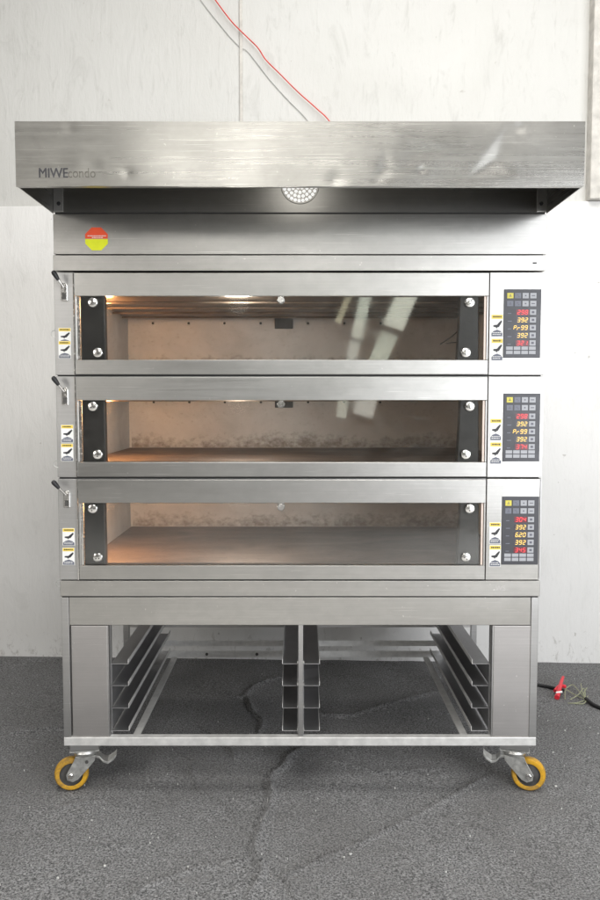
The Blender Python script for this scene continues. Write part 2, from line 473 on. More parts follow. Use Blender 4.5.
for s in (-1, 1):
    x0 = s*(W-.004); x1 = s*(W-.036)
    br = bx('bracket', (min(x0,x1), max(x0,x1), -.006, -.001, sb+.004, zt-.006), M['steel_stand'], hood, .001)
    bm = bmesh.new(); lathe(bm, [(0,-.003),(.006,-.003),(.007,0)], (s*(W-.022), -.006, sb+.030), seg=14); link('bolt', bm, M['black'], hood, smooth=True)
# back plate inside the hood with the round perforated lamp cover
bx('back_plate', (-W+.003, W-.003, 0, .5, sb+.002, zt-.005), M['steel'], hood)
cx, cz = 0.0, Z(184.5, 0)
bm = bmesh.new(); lathe(bm, [(0,-.003),(.064,-.003),(.066,0)], (cx, -.0, cz), seg=48); cover = link('lamp_cover', bm, M['steel'], oven, smooth=True)
hl = bpy.data.lights.new('hood_lamp', 'POINT'); hl.energy = .5; hl.color = (1,.97,.9); hl.shadow_soft_size = .10
ho = bpy.data.objects.new('hood_lamp', hl); COL.objects.link(ho); ho.location = (0, -.25, sb+.13); ho.parent = oven
bm = bmesh.new()
for ring, n in ((0,1),(.0135,6),(.027,12),(.0405,18),(.0545,26)):
    for i in range(n):
        a = 2*math.pi*i/n+(.5 if ring > .03 else 0)*math.pi/n
        lathe(bm, [(0,-.0042),(.0054,-.0042),(.0054,-.0028)], (cx+ring*math.cos(a), 0, cz+ring*math.sin(a)), seg=12)
link('lit_holes', bm, M['vent_white'], cover)

text_mesh('lettering', 'MIWE', .0400, (X(38,177,HY), HY-.0004, Z(177.6,HY)), M['ink'], hood, xs=.86)
text_mesh('lettering', 'MIWE', .0400, (X(38,177,HY)+.0012, HY-.0002, Z(177.6,HY)+.0003), M['ink'], hood, xs=.86)
text_mesh('worn_lettering', 'condo', .0400, (X(67.5,177,HY), HY-.0003, Z(177.6,HY)), M['ink_worn'], hood, bold=0, xs=.82)
# (front sheet may be dented inwards here: bring the letters to the sheet)

# --- upper fascia pieces
z255, z256, z271 = Z(254.2), Z(255.4), Z(271)
bx('fascia', (-W, W, -.001, .98, z255, sb-.0035), M['steel'], oven, .001)
bx('fascia_gap', (-W+.006, W-.006, .004, .9, sb-.004, sb+.002), M['seam'], oven)
bx('cap_strip', (-W-.001, W-.004, -.006, .98, z271, z256), M['steel'], oven, .0015)
bx('cap_gap', (-W+.006, W-.01, .004, .9, z256-.002, z255+.002), M['seam'], oven)
# rivet hole at right of the cap strip
bm = bmesh.new(); prism(bm, [(X(534,264)+dx, Z(263.5)+dz) for dx, dz in ((-.006,-.003),(.008,-.002),(.008,.003),(-.006,.003))], -.0068, -.0055)
link('slot', bm, M['black'], oven)
# octagon sticker
def octo(r, lo=None, hi=None):
    pts = [(r*math.cos(R(22.5+45*i)), r*math.sin(R(22.5+45*i))) for i in range(8)]
    return pts
cxs, czs = X(96.5,239), Z(239)
stk = bpy.data.objects.new('round_sticker', None); COL.objects.link(stk); stk.parent = oven
stk.location = (0,0,0); stk['label'] = 'red and yellow eight-sided sticker'
r8 = .0415
O = octo(r8)
top = [p for p in O if p[1] > 0]; bot = [p for p in O if p[1] < 0]
top = [(r8*.925,.001)]+sorted(top, key=lambda p: math.atan2(p[1], p[0]))+[(-r8*.925,.001)]
bm = bmesh.new(); prism(bm, [(cxs+x, czs+z) for x, z in top], -.0018, -.0011); link('red_half', bm, M['st_red'], stk)
bot = [(-r8*.925,-.0005)]+sorted(bot, key=lambda p: math.atan2(p[1], p[0]))+[(r8*.925,-.0005)]
bm = bmesh.new(); prism(bm, [(cxs+x, czs+z) for x, z in bot], -.0018, -.0011); link('yellow_half', bm, M['st_lime'], stk)
bm = bmesh.new()
for row, (w_, dz) in enumerate(((.060,.010),(.030,.0045))):
    x = -w_/2
    while x < w_/2:
        l = random.uniform(.003,.007); box(bm, cxs+x, cxs+x+l, -.0021, -.0018, czs+dz-.0011, czs+dz+.0014); x += l+.0012
link('printed_line', bm, M['white'], stk)

# --- seven segment digits
SEG = {'0':'abcdef','1':'bc','2':'abged','3':'abgcd','4':'fgbc','5':'afgcd','6':'afgedc','7':'abc','8':'abcdefg','9':'abcdfg','P':'abefg','<':'eg',' ':'','L':'def'}
def digit(bm, ch, x, z, w, h, y):
    t = w*.23; sk = .16
    def q(ax, az, bx_, bz):
        box_pts = []
        dx, dz = bx_-ax, bz-az; L = math.hypot(dx, dz); nx, nz = -dz/L*t/2, dx/L*t/2
        P = [(ax+nx, az+nz), (ax-nx, az-nz), (bx_-nx, bz-nz), (bx_+nx, bz+nz)]
        prism(bm, [(x+px+pz*sk, z+pz) for px, pz in P][::-1], y-.0004, y+.0002)
    S = {'a':(0,h,w,h), 'b':(w,h-t*.6,w,h/2+t*.4), 'c':(w,h/2-t*.4,w,t*.6), 'd':(0,0,w,0), 'e':(0,h/2-t*.4,0,t*.6), 'f':(0,h-t*.6,0,h/2+t*.4), 'g':(0,h/2,w,h/2)}
    for c in SEG.get(ch, ''): q(*S[c])
    if ch == '.': box(bm, x+w*.1, x+w*.35, y-.0004, y+.0002, z-t/2, z+t/2)

def control_panel(x0, x1, z0, z1, rows):
    """rows: list of (text, colour)"""
    w, h = x1-x0, z1-z0
    p = bx('control_panel', (x0, x1, -.0055, -.002, z0, z1), M['panel_grey'], oven, .001)
    y = -.0056
    kw = w*.165
    colx = [x0+w*(.085+.205*i) for i in range(4)]
    def key(cx0, cz0, kw_, kh, mat, mark=None):
        bm = bmesh.new(); box(bm, cx0, cx0+kw_, y-.0012, y+.0006, cz0, cz0+kh)
        for e_ in (mark or ()): box(bm, *e_, 1)
        bmesh.ops.recalc_face_normals(bm, faces=bm.faces)
        return link('button', bm, [mat, M['mark']], p)
    kh = h*.078
    for r_ in range(2):
        for c in range(4):
            m = M['key_yellow'] if (r_ == 0 and c == 0) else (M['key_pale'] if (r_ == 1 and c < 2) or (r_ == 0 and c == 1) else M['key_white'])
            z_ = z1-h*(.055+.115*r_)-kh
            mx, mz = colx[c]+kw*.5, z_+kh*.5
            Y0, Y1 = y-.0016, y-.0011
            mk = [[(mx-kw*.2, mx+kw*.2, Y0, Y1, mz-kh*.18, mz-kh*.05), (mx-kw*.05, mx+kw*.08, Y0, Y1, mz+.0002, mz+kh*.25)],
                  [(mx-kw*.25, mx+kw*.1, Y0, Y1, mz+kh*.05, mz+kh*.18), (mx, mx+kw*.25, Y0, Y1, mz-kh*.25, mz-kh*.1)],
                  [(mx-kw*.12, mx+kw*.12, Y0, Y1, mz-kh*.12, mz+kh*.12)],
                  [(mx-kw*.28, mx+kw*.28, Y0, Y1, mz-kh*.08, mz+kh*.08)]][(r_*4+c) % 4]
            key(colx[c], z_, kw, kh, m, mk)
    for r_ in range(5):
        z_ = z1-h*(.295+.112*r_)-kh
        key(colx[3], z_, kw, kh, M['key_white'], [(colx[3]+kw*.3, colx[3]+kw*.72, y-.0016, y-.0011, z_+kh*.3, z_+kh*.7)])
        txt, col = rows[r_]
        dwin = (x0+w*.33, x0+w*.685)
        d = bx('display', (dwin[0], dwin[1], y-.0003, y+.0006, z_-kh*.06, z_+kh*1.02), M['win_red'] if col == 'r' else M['win_dark'], p)
        bm = bmesh.new(); n = len([c for c in txt if c != '.']); dw = w*.060; gap = w*.100
        xx = dwin[1]-w*.015-gap*n
        for ch in txt:
            if ch == '.': digit(bm, '.', xx-gap*.28, z_+kh*.12, dw, kh*.72, y-.0003); continue
            digit(bm, ch, xx, z_+kh*.12, dw, kh*.74, y-.0003); xx += gap
        link('digits', bm, M['glow_red'] if col == 'r' else M['glow_amber'], p)
        # small caption dash on the left
        bx('caption', (x0+w*.11, x0+w*(.20+.02*(r_%2)), y-.0004, y+.0002, z_+kh*.2, z_+kh*.34), M['key_pale'], p)
    kh2 = h*.048
    for r_ in range(2):
        for c in range(4):
            key(colx[c]-kw*.05, z1-h*(.868+.062*r_)-kh2*.3, kw*1.08, kh2, M['key_white'])

def warn_sticker(x0, z1, w, h, y, idx):
    s = bx('warning_sticker', (x0, x0+w, y-.0006, y, z1-h, z1), M['white'], oven)
    bx('yellow_header', (x0+w*.03, x0+w*.97, y-.0009, y-.0005, z1-h*.2, z1-h*.02), M['st_yellow'], s)
    bm = bmesh.new(); x = x0+w*.14
    while x < x0+w*.8:
        l = w*random.uniform(.05,.12); box(bm, x, x+l, y-.0012, y-.0008, z1-h*.14, z1-h*.07); x += l+w*.03
    # hand above a hot surface
    g = [(.18,.48),(.50,.46),(.62,.38),(.86,.26),(.92,.32),(.80,.44),(.66,.56),(.52,.58),(.46,.64),(.40,.58),(.18,.55)]
    prism(bm, [(x0+w*a, z1-h*b) for a, b in g], y-.0012, y-.0005)
    link('pictogram', bm, M['ink'], s)
    bm = bmesh.new(); prism(bm, [(x0+w*a, z1-h*b) for a, b in ((.04,.98),(.04,.84),(.2,.74),(.5,.68),(.8,.74),(.96,.84),(.96,.98))], y-.0010, y-.0004)
    link('text_block', bm, M['st_grey'], s)
    bm = bmesh.new()
    for q in range(2):
        x = x0+w*.14
        while x < x0+w*.8:
            l = w*random.uniform(.06,.14); box(bm, x, x+l, y-.0013, y-.0009, z1-h*(.83+.08*q), z1-h*(.80+.08*q)); x += l+w*.04
    link('small_print', bm, M['white'], s)

decks = [  # top, window top, window bottom, bottom, rows
    (272.4, 296.3, 360.0, 375.0, [('298','r'),('392','a'),('P.<99','a'),('392','a'),('321','r')]),
    (376.4, 400.3, 462.0, 477.2, [('298','r'),('392','a'),('P.<99','a'),('392','a'),('374','r')]),
    (478.8, 502.8, 565.0, 579.6, [('304','r'),('392','a'),('6.20','a'),('392','a'),('345','r')]),
]
LP = -W+.004+.062      # left service column right edge
RD = X(488.5, 330)     # door's right edge
DX0, DX1 = LP+.004, RD-.002
GX0, GX1 = X(77.5,330), X(486,330)
CDX = .772             # chamber half width
CYB = .84              # chamber back
for di, (pt, pw, pb, pbm, rows) in enumerate(decks):
    zt_, zw, zx, zm = Z(pt), Z(pw), Z(pb), Z(pbm)
    # outer casing: sides, back, top
    boxes('casing', [(-W, -W+.003, .002, DEPTH, zm, zt_), (W-.003, W, .002, DEPTH, zm, zt_), (-W+.003, W-.003, DEPTH-.003, DEPTH, zm, zt_),
                     (-W+.003, W-.003, .004, DEPTH-.003, zt_-.003, zt_-.0005), (-W+.003, W-.003, .004, DEPTH-.003, zm+.0005, zm+.003)], M['steel_stand'], oven)
    bx('deck_gap', (-W+.004, W-.01, .003, .03, zm-.005, zm+.0015), M['seam'], oven)
    # left service column and right control column
    bx('side_column', (-W-.001, LP, -.003, .03, zm, zt_), M['steel_stand'], oven, .0015)
    boxes('column_edge', [(LP+.0003, LP+.0033, -.012, .02, zm+.001, zt_-.001)], M['chrome'], oven)
    bx('control_column', (RD+.002, W-.002-.002*di, -.003, .055, zm, zt_), M['steel'], oven, .0015)
    # door: frame with opening, glass, hinge arms, screws
    door = bpy.data.objects.new('door', None); COL.objects.link(door); door.parent = oven
    fr = boxes('door_frame', [(DX0, DX1, -.010, .012, zw, zt_-.002), (DX0, DX1, -.010, .012, zm+.002, zx), (DX0, GX0, -.008, .012, zx, zw), (GX1, DX1, -.008, .012, zx, zw)], M['steel'], door, .0016)
    bx('glass_pane', (GX0+.001, GX1-.001, .004, .009, zx-.004, zw+.004), M['glass'], door)
    bx('edge_strip', (GX0+.0006, GX0+.0086, -.0035, .003, zx+.001, zw-.001), M['chrome'], door)
    bx('edge_strip', (GX1-.0075, GX1-.0006, -.0035, .003, zx+.001, zw-.001), M['door_edge'], door)
    for s in (-1, 1):
        if s < 0: P = [(GX0+.007, zw+.006), (X(103.5,pw), zw+.006), (X(105,pb), zx-.006), (GX0+.007, zx-.006)]; scr = ((92.5, pw+6), (97.5, pb-7.5))
        else: P = [(X(461,pw), zw+.006), (X(479.5,pw), zw+.006), (X(479.5,pb), zx-.006), (X(457.5,pb), zx-.006)]; scr = ((470, pw+6), (466, pb-7.5))
        bm = bmesh.new(); prism(bm, P[::-1], .0105, .042); bmesh.ops.recalc_face_normals(bm, faces=bm.faces)
        link('hinge_bracket', bm, M['rubber'], door, bevel=.003)
        for (sx, sy) in scr:
            bm = bmesh.new(); x_, z_ = X(sx, sy), Z(sy)
            lathe(bm, [(0,-.0045),(.012,-.0045),(.0155,-.003),(.0165,.0),(.0165,.008)], (x_, 0, z_), seg=26)
            o = link('screw', bm, M['chrome'], door, smooth=True)
            bm = bmesh.new(); a = random.uniform(0, 3)
            for k in range(3):
                b = a+k*2.1; lathe(bm, [(0,-.0052),(.0024,-.0052),(.0024,-.004)], (x_+.006*math.cos(b), 0, z_+.006*math.sin(b)), seg=8)
            link('screw_recess', bm, M['hub'], o)
    # small centre catch at the top of the window
    bm = bmesh.new(); xk, zk = X(281, pw+4), Z(pw+4)
    lathe(bm, [(0,-.014),(.011,-.014),(.013,-.011),(.013,.004)], (xk, 0, zk), seg=20)
    prism(bm, [(xk-.014, zk+.018), (xk+.014, zk+.018), (xk+.005, zk+.004), (xk-.005, zk+.004)], -.006, .003)
    link('catch', bm, M['chrome'], door, smooth=True)
    # chamber
    cz1 = zw+.012; cz0 = zx-.004
    ch = bpy.data.objects.new('baking_chamber', None); COL.objects.link(ch); ch.parent = oven
    boxes('chamber_wall', [(-CDX-.01, -CDX, .045, CYB+.01, cz0, cz1), (CDX, CDX+.01, .06, CYB+.01, cz0, cz1), (-CDX, CDX, CYB, CYB+.01, cz0, cz1)], M['lining'], ch)
    bx('chamber_ceiling', (-CDX-.01, CDX+.01, .014, CYB+.01, cz1, cz1+.008), M['ceil'], ch)
    bx('baking_stone', (-CDX+.002, CDX-.002, .045, CYB-.002, cz0-.012, cz0+.003), M['stone'], ch, .002)
    # burnt band along the back wall bottom
    bm = bmesh.new(); n = 160; prev = None
    for i in range(n+1):
        x = -CDX+.01+(2*CDX-.02)*i/n; hh = .10
        cur = (bm.verts.new((x, CYB-.0015, cz0+.004)), bm.verts.new((x, CYB-.0015, cz0+.004+hh)))
        if prev: bm.faces.new([prev[0], cur[0], cur[1], prev[1]])
        prev = cur
    link('burnt_residue', bm, M['stain'], ch)
    # heater rods under the ceiling
    for i in range(4):
        bm = bmesh.new(); y_ = .17+.17*i
        tube(bm, [(-CDX+.01, y_, cz1-.012), (CDX-.01, y_, cz1-.012)], .0042, 8, 1)
        link('heating_rod', bm, M['ceil'], ch, smooth=True)
    for px_ in (154, 189.5, 225, 261, 308, 344, 380):
        xx = (px_-300)*(CYB-CY)/F*1.0
        bm = bmesh.new(); zz = Z(323.3, CYB)+(zt_-Z(272.4))
        lathe(bm, [(.0055,-.0005),(.0085,-.0035),(.0095,-.0005)], (xx, CYB, zz), seg=16)
        lathe(bm, [(0,-.0010),(.0055,-.0010)], (xx, CYB, zz), seg=16, mi=1)
        link('wall_nozzle', bm, [M['lining'], M['black']], ch, smooth=True)
    xx = (284-300)*(CYB-CY)/F; zz = Z(323.5, CYB)+(zt_-Z(272.4))
    boxes('sensor_plate', [(xx-.041, xx+.041, CYB-.012, CYB-.001, zz-.024, zz+.024)], M['black'], ch, .002)
    # lamp low on the left wall near the front, shining inwards
    bm = bmesh.new(); lathe(bm, [(0,.02),(.010,.016),(.013,.008),(.013,0)], (-CDX+.001, .17, cz1-.030), axis=(1,0,0), seg=16)
    link('lamp_bulb', bm, M['lamp'], ch, smooth=True)
    ld = bpy.data.lights.new('lamp_and_fill', 'POINT'); ld.energy = 4.2; ld.color = (1,.50,.20); ld.shadow_soft_size = .03
    lo = bpy.data.objects.new('lamp_and_fill', ld); COL.objects.link(lo); lo.location = (-CDX+.06, .17, cz1-.035); lo.parent = ch
    ld = bpy.data.lights.new('lamp_and_fill', 'POINT'); ld.energy = 3.0; ld.color = (1,.97,.90); ld.shadow_soft_size = .04  # added neutral fill without a bulb, brightens the chamber
    lo = bpy.data.objects.new('lamp_and_fill', ld); COL.objects.link(lo); lo.location = (-.22, .10, cz1-.025); lo.parent = ch
    if di < 2:
        bm = bmesh.new(); yy = .05
        tube(bm, [at(px_, pt+dy, yy) for px_, dy in ((440,72),(452,64),(463,54),(472,48),(476,56),(475,66),(468,72),(455,70),(446,71))] if di == 0 else
                 [at(px_, pt+dy, yy) for px_, dy in ((466,40),(472,38),(473,44),(467,46),(464,52),(466,64),(472,72),(478,76))], .0022, 6, 6)
        link('sensor_cable', bm, M['cable_and_shadow_grey'] if di else M['black'], ch, smooth=True)
    # control foil
    x0 = X((503.3,502.8,501.5)[di], pt+50); x1 = X((540.5,539.6,538.4)[di], pt+50)
    zc1 = Z(pt+(17,17,17.6)[di]); zc0 = Z(pt+(85.6,85,85.6)[di])
    control_panel(x0, x1, zc0, zc1, rows)
    # stickers
    sx = (58.6, 61.2, 62.6)[di]; sy = ((328, 340.5), (424.8, 443.5), (528, 547.5))[di]
    for k, s0 in enumerate(sy):
        warn_sticker(X(sx, s0), Z(s0 if di else s0+(0,.5)[k]), .0425, .0610 if di else .0600*(1 if k else .20)+(.045 if k == 0 else 0), -.0035-.0008*k, k)
    sx = (491.2, 490.0, 489.3)[di]; s0 = ((314.5, 338.5), (418.5, 442.0), (522, 545.0))[di]
    for k in range(2): warn_sticker(X(sx, s0[k]), Z(s0[k]), .0400, .076, -.0035, k)
    # steam lever on the left column
    lv = bpy.data.objects.new('steam_lever', None); COL.objects.link(lv); lv.parent = oven
    lx = (65, 65.8, 67.6)[di]; ly = pt+20
    bm = bmesh.new(); x_, z_ = X(lx, ly), Z(ly)
    prism(bm, [(x_-.011, z_-.030), (x_+.011, z_-.030), (x_+.011, z_+.022), (x_+.006, z_+.030), (x_-.006, z_+.030), (x_-.011, z_+.022)], -.012, -.002)
    bmesh.ops.recalc_face_normals(bm, faces=bm.faces); link('lever_plate', bm, M['chrome'], lv, bevel=.002)
    bx('lever_slot', (x_-.0065, x_+.0065, -.0130, -.008, z_-.024, z_-.004), M['hub'], lv)
    bm = bmesh.new(); tx, tz = X(58.2, pt+3), Z(pt+3.5)
    tube(bm, [(x_, -.018, z_+.016), ((x_+tx)/2, -.030, (z_+.016+tz)/2), (tx, -.040, tz)], .0035, 8, 6)
    link('lever_rod', bm, M['chrome'], lv, smooth=True)
    bm = bmesh.new(); d = Vector((tx-x_, -.012, tz-z_-.016)).normalized()
    c0 = Vector((tx, -.040, tz))
    lathe(bm, [(0,-.024),(.0055,-.022),(.0078,-.008),(.0088,.004),(.006,.011),(0,.013)], c0, axis=d, seg=16)
    link('lever_knob', bm, M['black'], lv, smooth=True)
# scuffs: hose clip rings at the left edge
for py in (334, 464, 583):
    bm = bmesh.new(); xx, zz = -W-.004, Z(py)
    P = [(xx+.006, -.004, zz+.012), (xx-.004, -.006, zz+.009), (xx-.008, -.006, zz), (xx-.004, -.006, zz-.009), (xx+.006, -.004, zz-.012)]
    tube(bm, P, .0013, 6, 5); link('edge_clip', bm, M['zinc'], oven, smooth=True)
# --- plinth strip beneath the decks
bx('plinth', (-W+.001, W-.001, -.006, DEPTH, Z(596), Z(580.4)), M['steel'], oven, .0015)
bx('plinth_gap', (-W+.004, W-.004, .004, .9, Z(597.6), Z(595)), M['seam'], oven)
text_mesh('faint_stamp', 'WS', .024, (X(495,590), -.0062, Z(590)), M['steel_panel'], oven, bold=0, thick=.0002)

# --- stand
S0, S1 = -W+.002, W-.002
ZA, ZB = Z(745.8), Z(737.2)     # bottom bar
ZT, ZAp = Z(597.2), Z(625.4)
pw_ = .026
posts = []
for s in (-1, 1):
    for y0 in (0, DEPTH-.04):
        x0 = S0 if s < 0 else S1-pw_
        posts.append((x0, x0+pw_, y0, y0+pw_, ZB+.0005 if 0 else ZB, ZT-.001))
for e_ in posts: bx('leg', e_, M['steel_stand'], oven, .0015)
bx('apron', (S0+pw_+.001, S1-pw_-.001, .002, .022, ZAp, ZT-.001), M['steel'], oven, .0015)
bx('bottom_bar', (S0, S1, -.001, .028, ZA, ZB-.0005), M['bar'], oven, .002)
boxes('top_plate', [(S0+.028, S1-.028, .024, DEPTH-.045, ZT-.012, ZT-.002)], M['steel_panel'], oven)
for s in (-1, 1):
    x0 = S0 if s < 0 else S1-.028
    bx('side_bar', (x0, x0+.028, .0285, DEPTH-.0145, ZA, ZB-.001), M['steel_stand'], oven, .0015)
    bx('side_bar', (x0+.001, x0+.027, .0285, DEPTH-.045, ZT-.034, ZT-.003), M['steel_stand'], oven, .0015)
# rear cross bar, an open angle profile
ry = DEPTH-.05
rz0, rz1 = Z(657.3, ry), Z(651, ry)
bx('rear_bar', (S0+.03, S1-.03, ry, ry+.003, rz0, rz1), M['bar'], oven)
bx('rear_bar', (S0+.03, S1-.03, ry+.0035, ry+.045, rz0, rz0+.003), M['steel_stand'], oven)
bx('rear_bar', (S0+.03, S1-.03, ry+.036, ry+.040, rz1+.012, Z(643, ry)), M['bar'], oven)
bx('rear_apron', (S0+.03, S1-.03, ry+.012, ry+.030, Z(628, ry), ZT-.003), M['steel_panel'], oven)
for px_ in (205, 256, 435): 
    bm = bmesh.new(); x_ = (px_-300)*(ry-CY)/F; lathe(bm, [(0,-.003),(.007,-.003),(.007,0)], (x_, ry, (rz0+rz1)/2), seg=12); link('bolt', bm, M['hub'], oven)
# cover panels left and right
for a, b in ((71.5, 107.6), (493.3, 533)):
    bx('side_panel', (X(a,680), X(b,680), .003, .016, ZB+.001, ZAp-.002), M['steel_panel'], oven, .002)
    bx('panel_lip', (X(b,680) if a < 300 else X(a,680)-.004, X(b,680)+.004 if a < 300 else X(a,680), .0045, .03, ZB+.001, ZAp-.002), M['steel_stand'], oven)
# tray rails
rails_z = [Z(667), Z(689), Z(711.5), Z(734.5)]
RY0, RY1 = .03, DEPTH-.06
def rail(x_out, x_in, z):
    s = 1 if x_in > x_out else -1
    t = .0018
    bm = bmesh.new()
    a, b = sorted((x_out, x_in)); box(bm, a, b, RY0, RY1, z, z+t)
    a, b = sorted((x_in, x_in-s*t)); box(bm, a, b, RY0, RY1, z+t+.0002, z+.017, 1)      # guide lip on the inner side
    a, b = sorted((x_out, x_out+s*t)); box(bm, a, b, RY0, RY1, z-.074 if z > rails_z[-1]+.01 else z-.01, z-.0003)
    link('tray_rail', bm, [M['rail'], M['bar']], oven)
xl0, xl1 = X(109.5, 700), X(127, 700); xr0, xr1 = X(491.5, 700), X(473.5, 700)
xc = X(300.7, 700)
cw = .0085
for z in rails_z:
    rail(xl0, xl1, z); rail(xr0, xr1, z); rail(xc-cw-.001, X(282, 700), z); rail(xc+cw+.001, X(320, 700), z)
for (x0, x1, y0, y1) in ((xc-cw, xc+cw, .004, .024), (xc-cw, xc+cw, RY1-.02, RY1), (xl0-.010, xl0-.0005, .032, .05), (xl0-.010, xl0-.0005, RY1-.02, RY1),
                         (xr0+.0005, xr0+.010, .032, .05), (xr0+.0005, xr0+.010, RY1-.02, RY1)):
    bx('rail_post', (x0, x1, y0, y1, ZB, ZT-.013 if y0 > .03 else ZAp-.0005), M['steel_stand'], oven, .001)
bm = bmesh.new()
for z in rails_z:
    for s in (-1, 1):
        box(bm, xc+s*cw-(.004 if s < 0 else -.0003), xc+s*cw+(.004 if s > 0 else -.0003), .008, .0295, z+.010, z+.018)
link('rail_clip', bm, M['zinc'], oven)
# slanting inner side braces seen behind the rails
for s, xo in ((-1, xl1), (1, xr1)):
    a, b = sorted((xo-s*-.004, xo-s*-.030)) if False else sorted((xo+(.004 if s < 0 else -.004), xo+(.030 if s < 0 else -.030)))
    bx('runner_bar', (a, b, .03, ry-.002, ZA+.004, ZA+.010), M['bar'], oven)

# --- casters
def caster(x, y, dirx, yaw, lever_side):
    root = bpy.data.objects.new('caster', None); COL.objects.link(root); root.parent = oven
    root.location = (x, y, 0); root.rotation_euler = (0, 0, yaw + (0 if dirx < 0 else math.pi))
    r = .0605; wx = -.050; zc = .0625; top = .158
    bx('mounting_pad', (-.050, .050, -.040, .040, top+.0005, ZA-.0005), M['steel_stand'], root, .002)
    bx('mounting_plate', (-.052, .052, -.042, .042, top-.004, top), M['zinc'], root, .001)
    bm = bmesh.new(); lathe(bm, [(0,0),(.041,0),(.045,-.008),(.041,-.018),(.033,-.023),(0,-.023)], (0,0,top-.0042), axis=(0,0,1), seg=32)
    link('swivel_bearing', bm, M['zinc'], root, smooth=True)
    fk = bmesh.new(); zt2 = top-.0275
    poly = [(.036, zt2), (.034, zt2-.018), (.010, zt2-.046), (wx+.024, zc-.016), (wx+.006, zc-.024), (wx-.014, zc-.016), (wx-.017, zc+.004), (-.040, zt2-.016), (-.034, zt2)]
    for s in (-1, 1):
        y0, y1 = sorted((s*.0215, s*.0245)); prism(fk, poly, y0, y1)
    box(fk, -.034, .036, -.0213, .0213, zt2-.003, zt2)
    bmesh.ops.recalc_face_normals(fk, faces=fk.faces)
    link('fork', fk, M['zinc'], root, bevel=.0012)
    wh = bpy.data.objects.new('wheel', None); COL.objects.link(wh); wh.parent = root
    bm = bmesh.new(); w = .0165
    lathe(bm, [(r-.019,-w*.86),(r-.012,-w*.97),(r-.005,-w*.9),(r-.0012,-w*.62),(r,-w*.2),(r,w*.2),(r-.0012,w*.62),(r-.005,w*.9),(r-.012,w*.97),(r-.019,w*.86)], (wx,0,zc), seg=56)
    link('tyre', bm, M['yellow_wheel'], wh, smooth=True)
    bm = bmesh.new()
    lathe(bm, [(0,-.010),(.014,-.010),(.016,-.009),(r-.022,-.006),(r-.019,-w*.84),(r-.0185,0),(r-.019,w*.84),(r-.022,.006),(.016,.009),(.014,.010),(0,.010)], (wx,0,zc), seg=48)
    link('rim', bm, M['hub'], wh, smooth=True)
    bm = bmesh.new(); lathe(bm, [(0,-.031),(.007,-.031),(.009,-.029),(.009,-.025),(.012,-.0245),(.012,.0245),(.009,.025),(.009,.031),(0,.031)], (wx,0,zc), seg=6)
    link('axle_bolt', bm, M['chrome'], root)
    bm = bmesh.new(); lathe(bm, [(0,-.028),(.006,-.028),(.006,-.025)], (.006,0,zt2-.020), seg=10); link('rivet', bm, M['hub'], root)
    # brake lever
    bm = bmesh.new()
    prof = [(.030, top-.028, .018), (.050, top-.032, .020), (.064, top-.047, .024), (.080, top-.052, .027), (.100, top-.040, .026), (.110, top-.028, .022)]
    L = []
    for a, z, hw in prof: L.append([bm.verts.new((a, -hw, z)), bm.verts.new((a, hw, z)), bm.verts.new((a, hw, z-.009)), bm.verts.new((a, -hw, z-.009))])
    for A, B in zip(L, L[1:]):
        for k in range(4): bm.faces.new([A[k], A[(k+1)%4], B[(k+1)%4], B[k]])
    bm.faces.new(L[0][::-1]); bm.faces.new(L[-1]); bmesh.ops.recalc_face_normals(bm, faces=bm.faces)
    link('brake_lever', bm, M['zinc'], root, bevel=.0015)
    return root
xcl = X(85.5, 752, .07); xcr = X(514.5, 752, .07)
caster(xcl, .07, -1, R(10), 1)
caster(xcr, .07, 1, R(-14), 1)
caster(-W+.06, DEPTH-.10, -1, R(-80), 1)
caster(W-.06, DEPTH-.10, 1, R(76), 1)

# ------------------------------------------------------------------ cables and one modelled cable shadow
yw = lambda x: WY(x)-.012
def wallpt(px, py, off=.012):
    x = X(px, py, 1.5); y = WY(x)-off; p = at(px, py, y); return (p[0], y, p[2])
bm = bmesh.new()
tube(bm, [wallpt(*p, .03) for p in ((205,-14),(216,1),(232,22),(248,38),(258,48),(266,60),(280,74),(298,92),(316,108),(330,122),(345,150))], .0032, 8, 8)
tag(link('cable_and_shadow', bm, M['cable_red'], smooth=True), 'thin red cable hanging diagonally down the upper wall behind the hood', 'cable')
bm = bmesh.new()  # grey tube stands in for the red cable's cast shadow
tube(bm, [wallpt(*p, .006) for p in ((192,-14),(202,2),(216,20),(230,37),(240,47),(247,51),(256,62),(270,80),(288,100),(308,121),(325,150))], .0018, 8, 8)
tag(link('cable_and_shadow', bm, M['cable_and_shadow_grey'], smooth=True), 'thin grey tube standing in for the shadow of the red cable on the upper wall', 'cable')

def gp(px, py, z=0.01): x, y = ground(px, py); return (x, y, z)
bm = bmesh.new()
tube(bm, [gp(520,684), gp(545,688,.009), gp(556,691,.012), gp(563,694,.016)], .0085, 10, 8)
tube(bm, [gp(586,702,.016), gp(594,707,.010), gp(606,712,.009), gp(630,722)], .0095, 10, 8)
pc = link('power_cable', bm, M['cable_black'], smooth=True)
tag(pc, 'black power cable with stripped wire ends on the carpet right of the oven', 'cable')
bm = bmesh.new()
a = Vector(gp(556,697,.02)); 
tube(bm, [gp(557,700,.012), gp(559,696,.026), gp(561,690,.036), gp(563,686,.045)], lambda t: .0125*(1-.45*t), 10, 5)
tube(bm, [gp(555,695,.02), gp(560,692,.03), gp(565,691,.022)], .009, 8, 5)
link('red_cap', bm, M['plug_red'], pc, smooth=True)
bm = bmesh.new()
tube(bm, [gp(556,698.5,.028), gp(562,698,.030)], .005, 8, 3); link('white_tag', bm, M['white'], pc, smooth=True)
